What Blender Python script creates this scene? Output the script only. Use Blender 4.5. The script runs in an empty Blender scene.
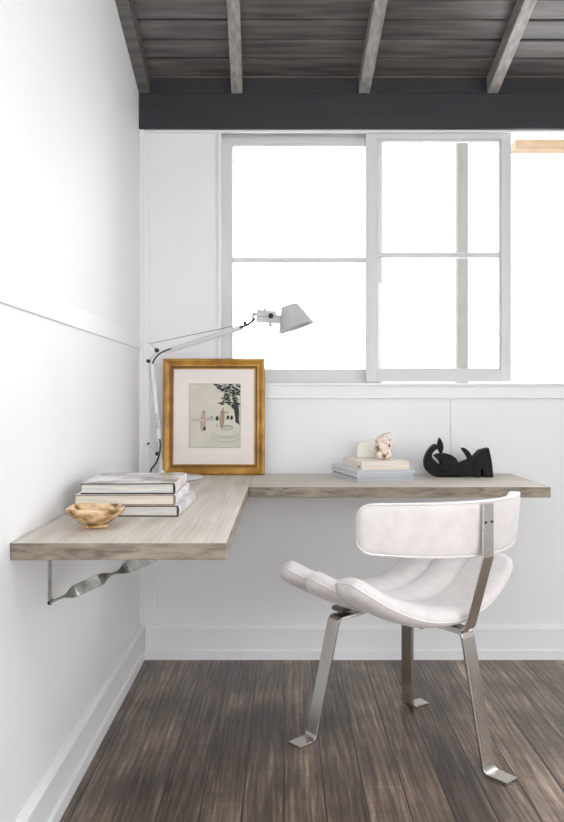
import bpy, bmesh, math, random
from mathutils import Vector, Matrix, noise
random.seed(7)
S = bpy.context.scene
COL = S.collection
PI = math.pi
F, CX, CY, H, D = 760.0, 284.0, 397.0, 1.061, 3.09      # focal length in px, vanishing point, eye height, distance of the window wall
XW = -0.585                                              # left wall plane
ZD, TD = 0.75, 0.037                                     # desk top height, thickness

def P(px, py, d):
    return Vector(((px-CX)*d/F, d, H-(py-CY)*d/F))

# ------------------------------------------------------------------ materials
def mat(name, col=(0.8, 0.8, 0.8), rough=0.5, metal=0.0, spec=0.5, sheen=0.0, coat=0.0):
    m = bpy.data.materials.new(name); m.use_nodes = True
    b = m.node_tree.nodes['Principled BSDF']
    b.inputs['Base Color'].default_value = (*col, 1)
    b.inputs['Roughness'].default_value = rough
    b.inputs['Metallic'].default_value = metal
    b.inputs['Specular IOR Level'].default_value = spec
    b.inputs['Sheen Weight'].default_value = sheen
    b.inputs['Coat Weight'].default_value = coat
    return m

def srgb(r, g, b):
    f = lambda c: ((c/255+0.055)/1.055)**2.4 if c > 10 else c/255/12.92
    return (f(r), f(g), f(b))

def noisy(m, stops, scale=(1, 1, 1), detail=5, nscale=5.0, distort=0.0, bump=0.0, rough=None):
    """colour varied by stretched noise in object space"""
    nt = m.node_tree; N = nt.nodes; L = nt.links; b = N['Principled BSDF']
    tc = N.new('ShaderNodeTexCoord'); mp = N.new('ShaderNodeMapping'); mp.inputs['Scale'].default_value = scale
    nz = N.new('ShaderNodeTexNoise'); nz.inputs['Scale'].default_value = nscale; nz.inputs['Detail'].default_value = detail
    nz.inputs['Distortion'].default_value = distort
    cr = N.new('ShaderNodeValToRGB')
    els = cr.color_ramp.elements
    els[0].position, els[0].color = stops[0][0], (*stops[0][1], 1)
    els[1].position, els[1].color = stops[-1][0], (*stops[-1][1], 1)
    for p, c in stops[1:-1]:
        e = els.new(p); e.color = (*c, 1)
    L.new(tc.outputs['Object'], mp.inputs['Vector']); L.new(mp.outputs[0], nz.inputs['Vector'])
    L.new(nz.outputs['Fac'], cr.inputs['Fac']); L.new(cr.outputs[0], b.inputs['Base Color'])
    if bump:
        bp = N.new('ShaderNodeBump'); bp.inputs['Strength'].default_value = bump; bp.inputs['Distance'].default_value = 0.004
        L.new(nz.outputs['Fac'], bp.inputs['Height']); L.new(bp.outputs[0], b.inputs['Normal'])
    if rough:
        mr = N.new('ShaderNodeMapRange'); mr.inputs['To Min'].default_value, mr.inputs['To Max'].default_value = rough
        L.new(nz.outputs['Fac'], mr.inputs['Value']); L.new(mr.outputs[0], b.inputs['Roughness'])
    return m

M = {}
M['wall'] = noisy(mat('white_wall_paint', rough=0.55, spec=0.3), [(0.3, (0.83, 0.835, 0.845)), (0.7, (0.86, 0.862, 0.87))], nscale=2.0, bump=0.03)
M['trim'] = mat('white_trim_paint', (0.84, 0.845, 0.85), rough=0.4, spec=0.4)
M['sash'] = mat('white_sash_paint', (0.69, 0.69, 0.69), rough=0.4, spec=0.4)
M['beam'] = noisy(mat('charcoal_beam_paint', rough=0.45), [(0.3, (0.018, 0.018, 0.022)), (0.7, (0.026, 0.026, 0.032))], scale=(0.6, 4, 8), nscale=4, bump=0.15)
M['rafter'] = noisy(mat('charcoal_rafter_paint', rough=0.33, spec=0.8), [(0.3, (0.20, 0.186, 0.175)), (0.7, (0.44, 0.415, 0.39))], scale=(9, 1.5, 9), nscale=6, bump=0.12)
M['plank'] = noisy(mat('charcoal_board_paint', rough=0.36, spec=0.9), [(0.3, (0.045, 0.040, 0.037)), (0.7, (0.17, 0.151, 0.138))], scale=(0.7, 9, 9), nscale=5, bump=0.08)
M['blacktile'] = mat('matt_black', (0.010, 0.010, 0.011), rough=0.55)
M['chrome'] = mat('satin_chrome', (0.72, 0.69, 0.65), rough=0.22, metal=1.0)
M['alu'] = mat('polished_aluminium', (0.64, 0.645, 0.655), rough=0.34, metal=0.1)
M['lampgrey'] = mat('pale_grey_enamel', (0.55, 0.55, 0.55), rough=0.35)
M['blackplastic'] = mat('black_plastic', (0.012, 0.012, 0.013), rough=0.3)
M['steel'] = mat('dark_steel', (0.22, 0.21, 0.20), rough=0.35, metal=1.0)
M['bracket'] = noisy(mat('zinc_bracket', rough=0.4, metal=0.8), [(0.3, (0.20, 0.21, 0.19)), (0.7, (0.55, 0.56, 0.53))], nscale=30)
M['velvet'] = noisy(mat('ivory_velvet', rough=0.85, spec=0.2, sheen=0.35), [(0.25, (0.76, 0.71, 0.70)), (0.75, (0.85, 0.81, 0.795))], nscale=26, detail=8, bump=0.35)
M['piping'] = mat('ivory_piping', (0.84, 0.80, 0.785), rough=0.8, sheen=0.3)
M['gold'] = noisy(mat('old_gold_leaf', rough=0.38, metal=0.25), [(0.25, (0.20, 0.09, 0.012)), (0.5, (0.44, 0.225, 0.038)), (0.75, (0.64, 0.36, 0.075))], nscale=14, detail=6, bump=0.2)
M['golddark'] = mat('dark_gilt_edge', (0.13, 0.06, 0.015), rough=0.5)
M['mount'] = noisy(mat('cream_mount_card', rough=0.9, spec=0.1), [(0.3, (0.80, 0.745, 0.69)), (0.7, (0.85, 0.80, 0.75))], nscale=6)
M['bevelcut'] = mat('mount_bevel', (0.45, 0.40, 0.33), rough=0.9)
M['print'] = noisy(mat('aged_print_paper', rough=0.9, spec=0.1), [(0.3, (0.60, 0.57, 0.48)), (0.7, (0.69, 0.66, 0.57))], nscale=12)
M['ink'] = mat('dark_green_black_ink', (0.045, 0.048, 0.04), rough=0.9)
M['inkgrey'] = mat('grey_ink', (0.33, 0.34, 0.32), rough=0.9)
M['inklight'] = mat('light_grey_ink', (0.52, 0.52, 0.47), rough=0.9)
M['inkpink'] = mat('pink_ink', (0.50, 0.36, 0.33), rough=0.9)
M['inkbrown'] = mat('ochre_ink', (0.36, 0.25, 0.17), rough=0.9)
M['pages'] = noisy(mat('page_edges', rough=0.9, spec=0.1), [(0.3, (0.50, 0.48, 0.45)), (0.7, (0.80, 0.78, 0.74))], scale=(1, 1, 60), nscale=8)
M['pages_cream'] = noisy(mat('cream_page_edges', rough=0.9, spec=0.1), [(0.3, (0.66, 0.58, 0.49)), (0.7, (0.86, 0.80, 0.72))], scale=(1, 1, 60), nscale=8)
M['cover_dark'] = mat('dark_brown_boards', (0.015, 0.01, 0.01), rough=0.5)
M['cover_tan'] = mat('tan_boards', (0.36, 0.27, 0.18), rough=0.6)
M['cover_plum'] = mat('plum_brown_boards', (0.05, 0.03, 0.03), rough=0.5)
M['jacket_grey'] = noisy(mat('silvery_photo_jacket', rough=0.22), [(0.38, (0.32, 0.31, 0.30)), (0.5, (0.58, 0.56, 0.54)), (0.62, (0.85, 0.83, 0.81))], nscale=9, detail=3)
M['jacket_pink'] = noisy(mat('pale_pink_jacket', rough=0.35), [(0.4, (0.72, 0.62, 0.64)), (0.6, (0.86, 0.84, 0.85))], nscale=22, detail=2)
M['jacket_white'] = noisy(mat('white_jacket', rough=0.35), [(0.4, (0.60, 0.56, 0.62)), (0.55, (0.87, 0.86, 0.88))], nscale=18, detail=2)
M['cover_cream'] = noisy(mat('cream_cloth_cover', rough=0.8), [(0.3, (0.82, 0.75, 0.66)), (0.7, (0.90, 0.84, 0.76))], nscale=40)
M['mag_a'] = mat('pale_blue_grey_cover', (0.62, 0.66, 0.70), rough=0.35)
M['mag_b'] = mat('white_grey_cover', (0.76, 0.77, 0.78), rough=0.3)
M['mag_c'] = mat('slate_cover', (0.28, 0.31, 0.34), rough=0.35)
M['mag_pages'] = noisy(mat('magazine_page_edges', rough=0.8, spec=0.1), [(0.3, (0.34, 0.36, 0.38)), (0.7, (0.72, 0.74, 0.76))], scale=(1, 1, 120), nscale=9)
M['plaster'] = noisy(mat('ivory_alabaster', rough=0.5), [(0.3, (0.88, 0.85, 0.77)), (0.7, (0.92, 0.90, 0.85))], nscale=8)
M['stone'] = noisy(mat('brown_veined_stone', rough=0.4), [(0.35, (0.13, 0.06, 0.05)), (0.41, (0.55, 0.36, 0.28)), (0.46, (0.80, 0.69, 0.60)), (0.7, (0.86, 0.79, 0.71))], nscale=24, detail=3, distort=1.5, bump=0.3)
M['bowlwood'] = noisy(mat('spalted_blond_wood', rough=0.35, coat=0.3), [(0.36, (0.16, 0.075, 0.02)), (0.44, (0.50, 0.29, 0.12)), (0.56, (0.74, 0.52, 0.30)), (0.66, (0.82, 0.63, 0.42))], scale=(1, 1, 2.2), nscale=14, detail=4, distort=1.8)
M['black_stone'] = noisy(mat('black_carved_stone', rough=0.6, spec=0.22), [(0.3, (0.004, 0.004, 0.0045)), (0.75, (0.014, 0.014, 0.0145))], nscale=60, bump=0.5)
M['bounce_ground'] = noisy(mat('pale_bounce_ground', rough=0.9), [(0.3, (0.72, 0.72, 0.71)), (0.7, (0.80, 0.80, 0.79))], nscale=6)
M['post'] = noisy(mat('weathered_grey_post', rough=0.9), [(0.3, (0.125, 0.13, 0.115)), (0.7, (0.155, 0.16, 0.14))], nscale=18)
M['fascia'] = noisy(mat('orange_timber', rough=0.8), [(0.3, (0.20, 0.135, 0.075)), (0.7, (0.25, 0.18, 0.115))], scale=(2, 1, 8), nscale=6)
M['string'] = mat('white_cord', (0.75, 0.75, 0.74), rough=0.8)

def glass_mat():
    m = bpy.data.materials.new('window_glass'); m.use_nodes = True
    nt = m.node_tree; nt.nodes.clear()
    o = nt.nodes.new('ShaderNodeOutputMaterial'); mx = nt.nodes.new('ShaderNodeMixShader')
    t = nt.nodes.new('ShaderNodeBsdfTransparent'); t.inputs[0].default_value = (0.96, 0.97, 0.965, 1)
    g = nt.nodes.new('ShaderNodeBsdfGlossy'); g.inputs['Roughness'].default_value = 0.02
    fr = nt.nodes.new('ShaderNodeFresnel'); fr.inputs[0].default_value = 1.45
    nt.links.new(fr.outputs[0], mx.inputs[0]); nt.links.new(t.outputs[0], mx.inputs[1]); nt.links.new(g.outputs[0], mx.inputs[2])
    nt.links.new(mx.outputs[0], o.inputs[0])
    return m
M['glass'] = glass_mat()

def grain_mat(name, dark, mid, light, along='Y', rough=(0.45, 0.65), wave=7.0, bump=0.1):
    """timber with long streaks and cathedral figure, object space"""
    m = mat(name); nt = m.node_tree; N = nt.nodes; L = nt.links; b = N['Principled BSDF']
    tc = N.new('ShaderNodeTexCoord'); mp = N.new('ShaderNodeMapping')
    mp.inputs['Scale'].default_value = (9, 0.9, 9) if along == 'Y' else (0.9, 9, 9)
    L.new(tc.outputs['Object'], mp.inputs['Vector'])
    wv = N.new('ShaderNodeTexWave'); wv.wave_type = 'BANDS'; wv.bands_direction = 'X' if along == 'Y' else 'Y'
    wv.inputs['Scale'].default_value = wave*0.3; wv.inputs['Distortion'].default_value = 7; wv.inputs['Detail'].default_value = 3
    wv.inputs['Detail Scale'].default_value = 0.8
    L.new(mp.outputs[0], wv.inputs['Vector'])
    n1 = N.new('ShaderNodeTexNoise'); n1.inputs['Scale'].default_value = 3.2; n1.inputs['Detail'].default_value = 7
    L.new(mp.outputs[0], n1.inputs['Vector'])
    mx = N.new('ShaderNodeMath'); mx.operation = 'MULTIPLY_ADD'; mx.inputs[1].default_value = 0.09
    L.new(wv.outputs['Fac'], mx.inputs[0])
    sc = N.new('ShaderNodeMath'); sc.operation = 'MULTIPLY'; sc.inputs[1].default_value = 0.91
    L.new(n1.outputs['Fac'], sc.inputs[0]); L.new(sc.outputs[0], mx.inputs[2])
    cr = N.new('ShaderNodeValToRGB'); e = cr.color_ramp.elements
    e[0].position, e[0].color = 0.28, (*dark, 1); e[1].position, e[1].color = 0.72, (*light, 1)
    k = e.new(0.5); k.color = (*mid, 1)
    L.new(mx.outputs[0], cr.inputs['Fac']); L.new(cr.outputs[0], b.inputs['Base Color'])
    mr = N.new('ShaderNodeMapRange'); mr.inputs['To Min'].default_value, mr.inputs['To Max'].default_value = rough
    L.new(n1.outputs['Fac'], mr.inputs['Value']); L.new(mr.outputs[0], b.inputs['Roughness'])
    bp = N.new('ShaderNodeBump'); bp.inputs['Strength'].default_value = bump; bp.inputs['Distance'].default_value = 0.003
    L.new(mx.outputs[0], bp.inputs['Height']); L.new(bp.outputs[0], b.inputs['Normal'])
    return m
M['oak_y'] = grain_mat('limed_oak_lengthwise', (0.47, 0.42, 0.36), (0.585, 0.535, 0.475), (0.68, 0.635, 0.58), 'Y')
M['oak_x'] = grain_mat('limed_oak_crosswise', (0.47, 0.42, 0.36), (0.585, 0.535, 0.475), (0.68, 0.635, 0.58), 'X')
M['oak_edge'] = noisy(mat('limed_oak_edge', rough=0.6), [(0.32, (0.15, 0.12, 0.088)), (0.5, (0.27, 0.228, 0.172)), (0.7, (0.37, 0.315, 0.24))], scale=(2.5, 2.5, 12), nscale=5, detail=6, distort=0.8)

def floor_mat():
    m = mat('weathered_dark_floorboards'); nt = m.node_tree; N = nt.nodes; L = nt.links; b = N['Principled BSDF']
    tc = N.new('ShaderNodeTexCoord')
    sep = N.new('ShaderNodeSeparateXYZ'); L.new(tc.outputs['Object'], sep.inputs[0])
    def math_(op, a=None, bb=None, c=None):
        n = N.new('ShaderNodeMath'); n.operation = op
        for i, v in enumerate((a, bb, c)):
            if v is None: continue
            if isinstance(v, (int, float)): n.inputs[i].default_value = v
            else: L.new(v, n.inputs[i])
        return n.outputs[0]
    w = 0.1075
    fx = math_('DIVIDE', sep.outputs['X'], w)
    idx = math_('FLOOR', fx)
    wn = N.new('ShaderNodeTexWhiteNoise'); wn.noise_dimensions = '1D'; L.new(idx, wn.inputs['W'])
    off = math_('MULTIPLY', wn.outputs['Value'], 23.0)
    cmb = N.new('ShaderNodeCombineXYZ')
    L.new(math_('ADD', sep.outputs['X'], off), cmb.inputs['X'])
    L.new(math_('ADD', sep.outputs['Y'], off), cmb.inputs['Y'])
    mp = N.new('ShaderNodeMapping'); mp.inputs['Scale'].default_value = (17, 1.3, 1); L.new(cmb.outputs[0], mp.inputs['Vector'])
    n1 = N.new('ShaderNodeTexNoise'); n1.inputs['Scale'].default_value = 2.4; n1.inputs['Detail'].default_value = 8; n1.inputs['Roughness'].default_value = 0.72
    L.new(mp.outputs[0], n1.inputs['Vector'])
    mp2 = N.new('ShaderNodeMapping'); mp2.inputs['Scale'].default_value = (3.2, 0.35, 1); L.new(cmb.outputs[0], mp2.inputs['Vector'])
    wv = N.new('ShaderNodeTexWave'); wv.bands_direction = 'X'; wv.inputs['Scale'].default_value = 5.0; wv.inputs['Distortion'].default_value = 16
    wv.inputs['Detail'].default_value = 3; wv.inputs['Detail Scale'].default_value = 0.6
    L.new(mp2.outputs[0], wv.inputs['Vector'])
    n2 = N.new('ShaderNodeTexNoise'); n2.inputs['Scale'].default_value = 3.5; n2.inputs['Detail'].default_value = 4
    L.new(tc.outputs['Object'], n2.inputs['Vector'])
    f = math_('MULTIPLY_ADD', wv.outputs['Fac'], 0.06, math_('MULTIPLY', n1.outputs['Fac'], 0.60))
    mp4 = N.new('ShaderNodeMapping'); mp4.inputs['Scale'].default_value = (95, 2.2, 1); L.new(cmb.outputs[0], mp4.inputs['Vector'])
    n4 = N.new('ShaderNodeTexNoise'); n4.inputs['Scale'].default_value = 2.0; n4.inputs['Detail'].default_value = 4; L.new(mp4.outputs[0], n4.inputs['Vector'])
    mp5 = N.new('ShaderNodeMapping'); mp5.inputs['Scale'].default_value = (3, 55, 1); L.new(cmb.outputs[0], mp5.inputs['Vector'])
    n5 = N.new('ShaderNodeTexNoise'); n5.inputs['Scale'].default_value = 2.0; n5.inputs['Detail'].default_value = 2; L.new(mp5.outputs[0], n5.inputs['Vector'])
    f = math_('ADD', f, math_('MULTIPLY', n2.outputs['Fac'], 0.30))
    f = math_('ADD', f, math_('MULTIPLY', math_('SUBTRACT', n4.outputs['Fac'], 0.5), 0.22))
    f = math_('ADD', f, math_('MULTIPLY', math_('SUBTRACT', n5.outputs['Fac'], 0.5), 0.07))
    f = math_('ADD', f, math_('MULTIPLY', math_('SUBTRACT', wn.outputs['Value'], 0.5), 0.09))
    cr = N.new('ShaderNodeValToRGB'); e = cr.color_ramp.elements
    e[0].position, e[0].color = 0.34, (0.026, 0.017, 0.012, 1)
    e[1].position, e[1].color = 0.68, (0.66, 0.495, 0.375, 1)
    k = e.new(0.47); k.color = (0.125, 0.087, 0.064, 1)
    k = e.new(0.57); k.color = (0.29, 0.207, 0.153, 1)
    L.new(f, cr.inputs['Fac'])
    # knots
    vo = N.new('ShaderNodeTexVoronoi'); vo.inputs['Scale'].default_value = 1.0
    mp3 = N.new('ShaderNodeMapping'); mp3.inputs['Scale'].default_value = (6.0, 2.2, 1); L.new(cmb.outputs[0], mp3.inputs['Vector']); L.new(mp3.outputs[0], vo.inputs['Vector'])
    kn = N.new('ShaderNodeMapRange'); kn.inputs['From Min'].default_value = 0.04; kn.inputs['From Max'].default_value = 0.13; L.new(vo.outputs['Distance'], kn.inputs['Value'])
    mk = N.new('ShaderNodeMix'); mk.data_type = 'RGBA'; L.new(kn.outputs[0], mk.inputs[0]); mk.inputs[6].default_value = (0.02, 0.013, 0.01, 1); L.new(cr.outputs[0], mk.inputs[7])
    # joints between boards
    fr = math_('FRACT', fx)
    edge = math_('MINIMUM', fr, math_('SUBTRACT', 1.0, fr))
    ln = N.new('ShaderNodeMapRange'); ln.inputs['From Min'].default_value = 0.008; ln.inputs['From Max'].default_value = 0.028; L.new(edge, ln.inputs['Value'])
    mj = N.new('ShaderNodeMix'); mj.data_type = 'RGBA'; L.new(ln.outputs[0], mj.inputs[0]); mj.inputs[6].default_value = (0.008, 0.006, 0.005, 1); L.new(mk.outputs[2], mj.inputs[7])
    L.new(mj.outputs[2], b.inputs['Base Color'])
    mr = N.new('ShaderNodeMapRange'); mr.inputs['To Min'].default_value = 0.24; mr.inputs['To Max'].default_value = 0.46
    L.new(n1.outputs['Fac'], mr.inputs['Value']); L.new(mr.outputs[0], b.inputs['Roughness'])
    hgt = math_('ADD', math_('MULTIPLY', f, 0.5), ln.outputs[0])
    bp = N.new('ShaderNodeBump'); bp.inputs['Strength'].default_value = 0.5; bp.inputs['Distance'].default_value = 0.004
    L.new(hgt, bp.inputs['Height']); L.new(bp.outputs[0], b.inputs['Normal'])
    b.inputs['Specular IOR Level'].default_value = 0.75
    return m
M['floor'] = floor_mat()

# ------------------------------------------------------------------ mesh helpers
def link(name, bm, mats, parent=None, smooth=False, loc=None):
    me = bpy.data.meshes.new(name)
    bmesh.ops.recalc_face_normals(bm, faces=bm.faces)
    bm.to_mesh(me); bm.free()
    o = bpy.data.objects.new(name, me); COL.objects.link(o)
    if not isinstance(mats, (list, tuple)): mats = [mats]
    for m in mats: me.materials.append(m)
    if smooth:
        for p in me.polygons: p.use_smooth = True
    if parent: o.parent = parent
    if loc is not None: o.location = loc
    return o

def empty(name, loc, rz=0.0):
    o = bpy.data.objects.new(name, None); COL.objects.link(o)
    o.empty_display_size = 0.05; o.location = loc; o.rotation_euler = (0, 0, rz)
    return o

def tag(o, label, cat, group=None):
    o['label'] = label; o['category'] = cat
    if group: o['group'] = group
    return o

def struct(o): o['kind'] = 'structure'; return o

def box(bm, a, b, bev=0.0, mi=0):
    a = Vector(a); b = Vector(b)
    c = (a+b)/2; s = b-a
    r = bmesh.ops.create_cube(bm, size=1.0)
    vs = r['verts']
    for v in vs: v.co = Vector((v.co.x*s.x, v.co.y*s.y, v.co.z*s.z))+c
    fs = list({f for v in vs for f in v.link_faces})
    for f in fs: f.material_index = mi
    if bev:
        es = list({e for v in vs for e in v.link_edges})
        rr = bmesh.ops.bevel(bm, geom=es, offset=bev, segments=2, affect='EDGES', profile=0.5)
        for f in rr['faces']: f.material_index = mi

def cyl(bm, p0, p1, r0, r1=None, n=20, mi=0):
    r1 = r0 if r1 is None else r1
    p0 = Vector(p0); p1 = Vector(p1); ax = (p1-p0); L = ax.length
    q = ax.to_track_quat('Z', 'Y').to_matrix().to_4x4()
    res = bmesh.ops.create_cone(bm, cap_ends=True, segments=n, radius1=r0, radius2=r1, depth=L, matrix=Matrix.Translation((p0+p1)/2) @ q)
    for f in {f for v in res['verts'] for f in v.link_faces}: f.material_index = mi

def tube(bm, pts, r, n=10, closed=False, mi=0):
    pts = [Vector(p) for p in pts]; N = len(pts); rings = []
    up = Vector((0.13, 0.21, 1)).normalized(); prev = None
    for i, p in enumerate(pts):
        if closed: t = pts[(i+1) % N]-pts[i-1]
        else: t = pts[min(i+1, N-1)]-pts[max(i-1, 0)]
        t.normalize()
        if prev is None: s = t.cross(up).normalized()
        else: s = (prev-t*prev.dot(t)).normalized()
        prev = s; u = s.cross(t)
        rr = r[i] if isinstance(r, (list, tuple)) else r
        rings.append([bm.verts.new(p+rr*(math.cos(2*PI*k/n)*s+math.sin(2*PI*k/n)*u)) for k in range(n)])
    m = N if closed else N-1
    for i in range(m):
        a, b = rings[i], rings[(i+1) % N]
        for k in range(n):
            f = bm.faces.new((a[k], a[(k+1) % n], b[(k+1) % n], b[k])); f.smooth = True; f.material_index = mi
    if not closed:
        bm.faces.new(rings[0][::-1]).material_index = mi; bm.faces.new(rings[-1]).material_index = mi

def smooth_path(pts, sub=8, closed=False):
    pts = [Vector(p) for p in pts]; N = len(pts); out = []
    rng = range(N if closed else N-1)
    for i in rng:
        if closed: a, b, c, d = pts[i-1], pts[i], pts[(i+1) % N], pts[(i+2) % N]
        else: a, b, c, d = pts[max(i-1, 0)], pts[i], pts[i+1], pts[min(i+2, N-1)]
        for k in range(sub):
            t = k/sub
            out.append(0.5*((2*b)+(c-a)*t+(2*a-5*b+4*c-d)*t*t+(3*b-a-3*c+d)*t**3))
    if not closed: out.append(pts[-1])
    return out

def lathe(bm, prof, c=(0, 0, 0), n=40, axis=None, mi=0):
    c = Vector(c); R = Matrix.Identity(3) if axis is None else Vector(axis).to_track_quat('Z', 'Y').to_matrix()
    rings = []
    for r, z in prof:
        if r < 1e-6: rings.append([bm.verts.new(c+R @ Vector((0, 0, z)))])
        else: rings.append([bm.verts.new(c+R @ Vector((r*math.cos(2*PI*k/n), r*math.sin(2*PI*k/n), z))) for k in range(n)])
    for a, b in zip(rings, rings[1:]):
        for k in range(n):
            k2 = (k+1) % n
            if len(a) == 1 and len(b) == 1: continue
            if len(a) == 1: f = bm.faces.new((a[0], b[k2], b[k]))
            elif len(b) == 1: f = bm.faces.new((a[k], a[k2], b[0]))
            else: f = bm.faces.new((a[k], a[k2], b[k2], b[k]))
            f.smooth = True; f.material_index = mi

def prism(bm, poly, z0, z1, tf, mi=0):
    """poly: 2D outline, extruded from z0 to z1; tf maps (x, y, z) to 3D"""
    a = [bm.verts.new(tf(x, y, z0)) for x, y in poly]; b = [bm.verts.new(tf(x, y, z1)) for x, y in poly]
    n = len(poly)
    fs = [bm.faces.new(a[::-1]), bm.faces.new(b)]
    for k in range(n): fs.append(bm.faces.new((a[k], a[(k+1) % n], b[(k+1) % n], b[k])))
    for f in fs: f.material_index = mi
    return fs

def fillet(pts, rad, seg=7):
    pts = [Vector(p) for p in pts]; out = [pts[0]]
    for i in range(1, len(pts)-1):
        p = pts[i]; a = (pts[i-1]-p); b = (pts[i+1]-p); la, lb = a.length, b.length; a.normalize(); b.normalize()
        ang = a.angle(b); tl = min(rad/math.tan(ang/2), la*0.48, lb*0.48); 
        p0, p1 = p+a*tl, p+b*tl
        for k in range(seg+1):
            t = k/seg; out.append((1-t)**2*p0+2*t*(1-t)*p+t*t*p1)
    out.append(pts[-1]); return out

def strap(bm, pts, wdir, width, th, mi=0):
    """flat metal bar swept along pts, its width along wdir (one vector or one per point)"""
    pts = [Vector(p) for p in pts]; rings = []; N = len(pts)
    for i, p in enumerate(pts):
        t = (pts[min(i+1, N-1)]-pts[max(i-1, 0)]).normalized()
        w = Vector(wdir[i] if isinstance(wdir, list) else wdir); w = (w-t*w.dot(t)).normalized(); n = t.cross(w)
        W = width[i] if isinstance(width, list) else width
        c = min(th*0.3, 0.0015)
        prof = [(-W/2+c, -th/2), (W/2-c, -th/2), (W/2, -th/2+c), (W/2, th/2-c), (W/2-c, th/2), (-W/2+c, th/2), (-W/2, th/2-c), (-W/2, -th/2+c)]
        rings.append([bm.verts.new(p+w*x+n*y) for x, y in prof])
    for a, b in zip(rings, rings[1:]):
        for k in range(8):
            bm.faces.new((a[k], a[(k+1) % 8], b[(k+1) % 8], b[k])).material_index = mi
    bm.faces.new(rings[0][::-1]); bm.faces.new(rings[-1])

# ------------------------------------------------------------------ room shell
XR, YB = 3.4, -2.6                       # right wall plane, back edge of the room behind the viewer
def roof_z(d, t=0.0): return 2.2952+t+0.339*(3.03-d)     # underside of the rafters (t=0) or of the boards (t=0.09)

bm = bmesh.new(); box(bm, (XW-0.12, YB, -0.04), (XR+0.12, D+0.12, 0)); struct(link('floor', bm, M['floor']))

# left wall: follows the roof slope
bm = bmesh.new()
prism(bm, [(YB, -0.04), (D+0.12, -0.04), (D+0.12, roof_z(D+0.12, .12)), (YB, roof_z(YB, .12))], XW-0.12, XW, lambda x, y, z: (z, x, y))
struct(link('wall_left', bm, M['wall']))

# window opening on the wall plane; unseen right part widened for more light
WX0 = (220-CX)*D/F; WX1 = 3.2; WZ0 = H-(383-CY)*D/F; WZ1 = H-(126-CY)*D/F
bm = bmesh.new()
box(bm, (XW-0.12, D, -0.04), (WX0, D+0.12, 2.36)); box(bm, (WX1, D, -0.04), (XR+0.12, D+0.12, 2.36))
box(bm, (WX0, D, -0.04), (WX1, D+0.12, WZ0)); box(bm, (WX0, D, WZ1), (WX1, D+0.12, 2.36))
struct(link('wall_back', bm, M['wall']))
# wall on the right; its wide unseen opening is added to let in light
bm = bmesh.new()
def rw(y0, y1, z0, z1=None):
    if z1 is None: prism(bm, [(y0, z0), (y1, z0), (y1, roof_z(y1, .12)), (y0, roof_z(y0, .12))], XR, XR+0.12, lambda x, y, z: (z, x, y))
    else: box(bm, (XR, y0, z0), (XR+0.12, y1, z1))
rw(0.3, D+0.12, -0.04); rw(YB, -2.35, -0.04); rw(-2.35, 0.3, 2.35)
struct(link('wall_right', bm, M['wall']))
# wall behind the viewer with an unseen opening, added to brighten the room
bm = bmesh.new(); zr = roof_z(YB, .12)
box(bm, (XW-0.12, YB-0.12, -0.04), (XR+0.12, YB, 0.9)); box(bm, (XW-0.12, YB-0.12, 2.4), (XR+0.12, YB, zr))
box(bm, (XW-0.12, YB-0.12, 0.9), (-0.35, YB, 2.4)); box(bm, (1.2, YB-0.12, 0.9), (XR+0.12, YB, 2.4))
struct(link('wall_front', bm, M['wall']))

# corner strips and battens on the window wall
bm = bmesh.new()
zt = H-(131-CY)*D/F
box(bm, (XW, D-0.010, ZD), ((150-CX)/F*D, D, zt), 0.002); box(bm, (XW, D-0.010, 0.137), ((155-CX)/F*D, D, ZD-TD), 0.002)
box(bm, (XW, D-0.022, 0.137), (XW+0.018, D-0.010, zt), 0.003)
struct(link('trim_1', bm, M['trim']))
bm = bmesh.new()
box(bm, ((450.5-CX)/F*D, D-0.006, ZD), ((461-CX)/F*D, D, WZ0-0.06), 0.002)
struct(link('trim_2', bm, M['trim']))
# sill and apron below the window
bm = bmesh.new()
z1 = WZ0; box(bm, (WX0-0.0, D-0.022, z1-0.012), (WX1+0.04, D+0.12, z1), 0.002)
box(bm, (WX0+0.0, D-0.014, H-(398.5-CY)/F*D), (WX1+0.04, D, z1-0.012), 0.002)
struct(link('trim_3', bm, M['trim']))
# window head strip and left jamb
bm = bmesh.new()
box(bm, (XW+0.018, D-0.016, zt-0.010), (WX1, D, zt+0.02), 0.001)
box(bm, (WX0-0.008, D-0.012, z1), (WX0+0.004, D+0.10, zt-0.010), 0.002)
struct(link('trim_4', bm, M['trim']))
# rail on the left wall
bm = bmesh.new()
prism(bm, [(0, 1.2545), (0.0075, 1.2545), (0.0085, 1.256), (0.0078, 1.262), (0.001, 1.315), (0, 1.315)], YB, D-0.022, lambda x, y, z: (XW+x, z, y))
struct(link('trim_5', bm, M['trim']))
# thin casing line low behind the lamp
bm = bmesh.new()
z_ = H-(349-CY)*D/F
box(bm, ((150-CX)/F*D, D-0.005, z_-0.02), ((201-CX)/F*D, D, z_), 0.001)
struct(link('trim_6', bm, M['trim']))

def baseboard(name, run, flip):
    prof = [(0, 0), (0.024, 0), (0.024, 0.036), (0.016, 0.042), (0.016, 0.122), (0.006, 0.136), (0, 0.137)]
    bm = bmesh.new()
    if flip: prism(bm, prof, run[0], run[1], lambda x, y, z: (XW+x, z, y))
    else: prism(bm, prof, run[0], run[1], lambda x, y, z: (z, D-x, y))
    return struct(link(name, bm, M['trim']))
baseboard('baseboard_left', (YB, D), True)
baseboard('baseboard_back', (XW+0.024, XR), False)

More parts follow.
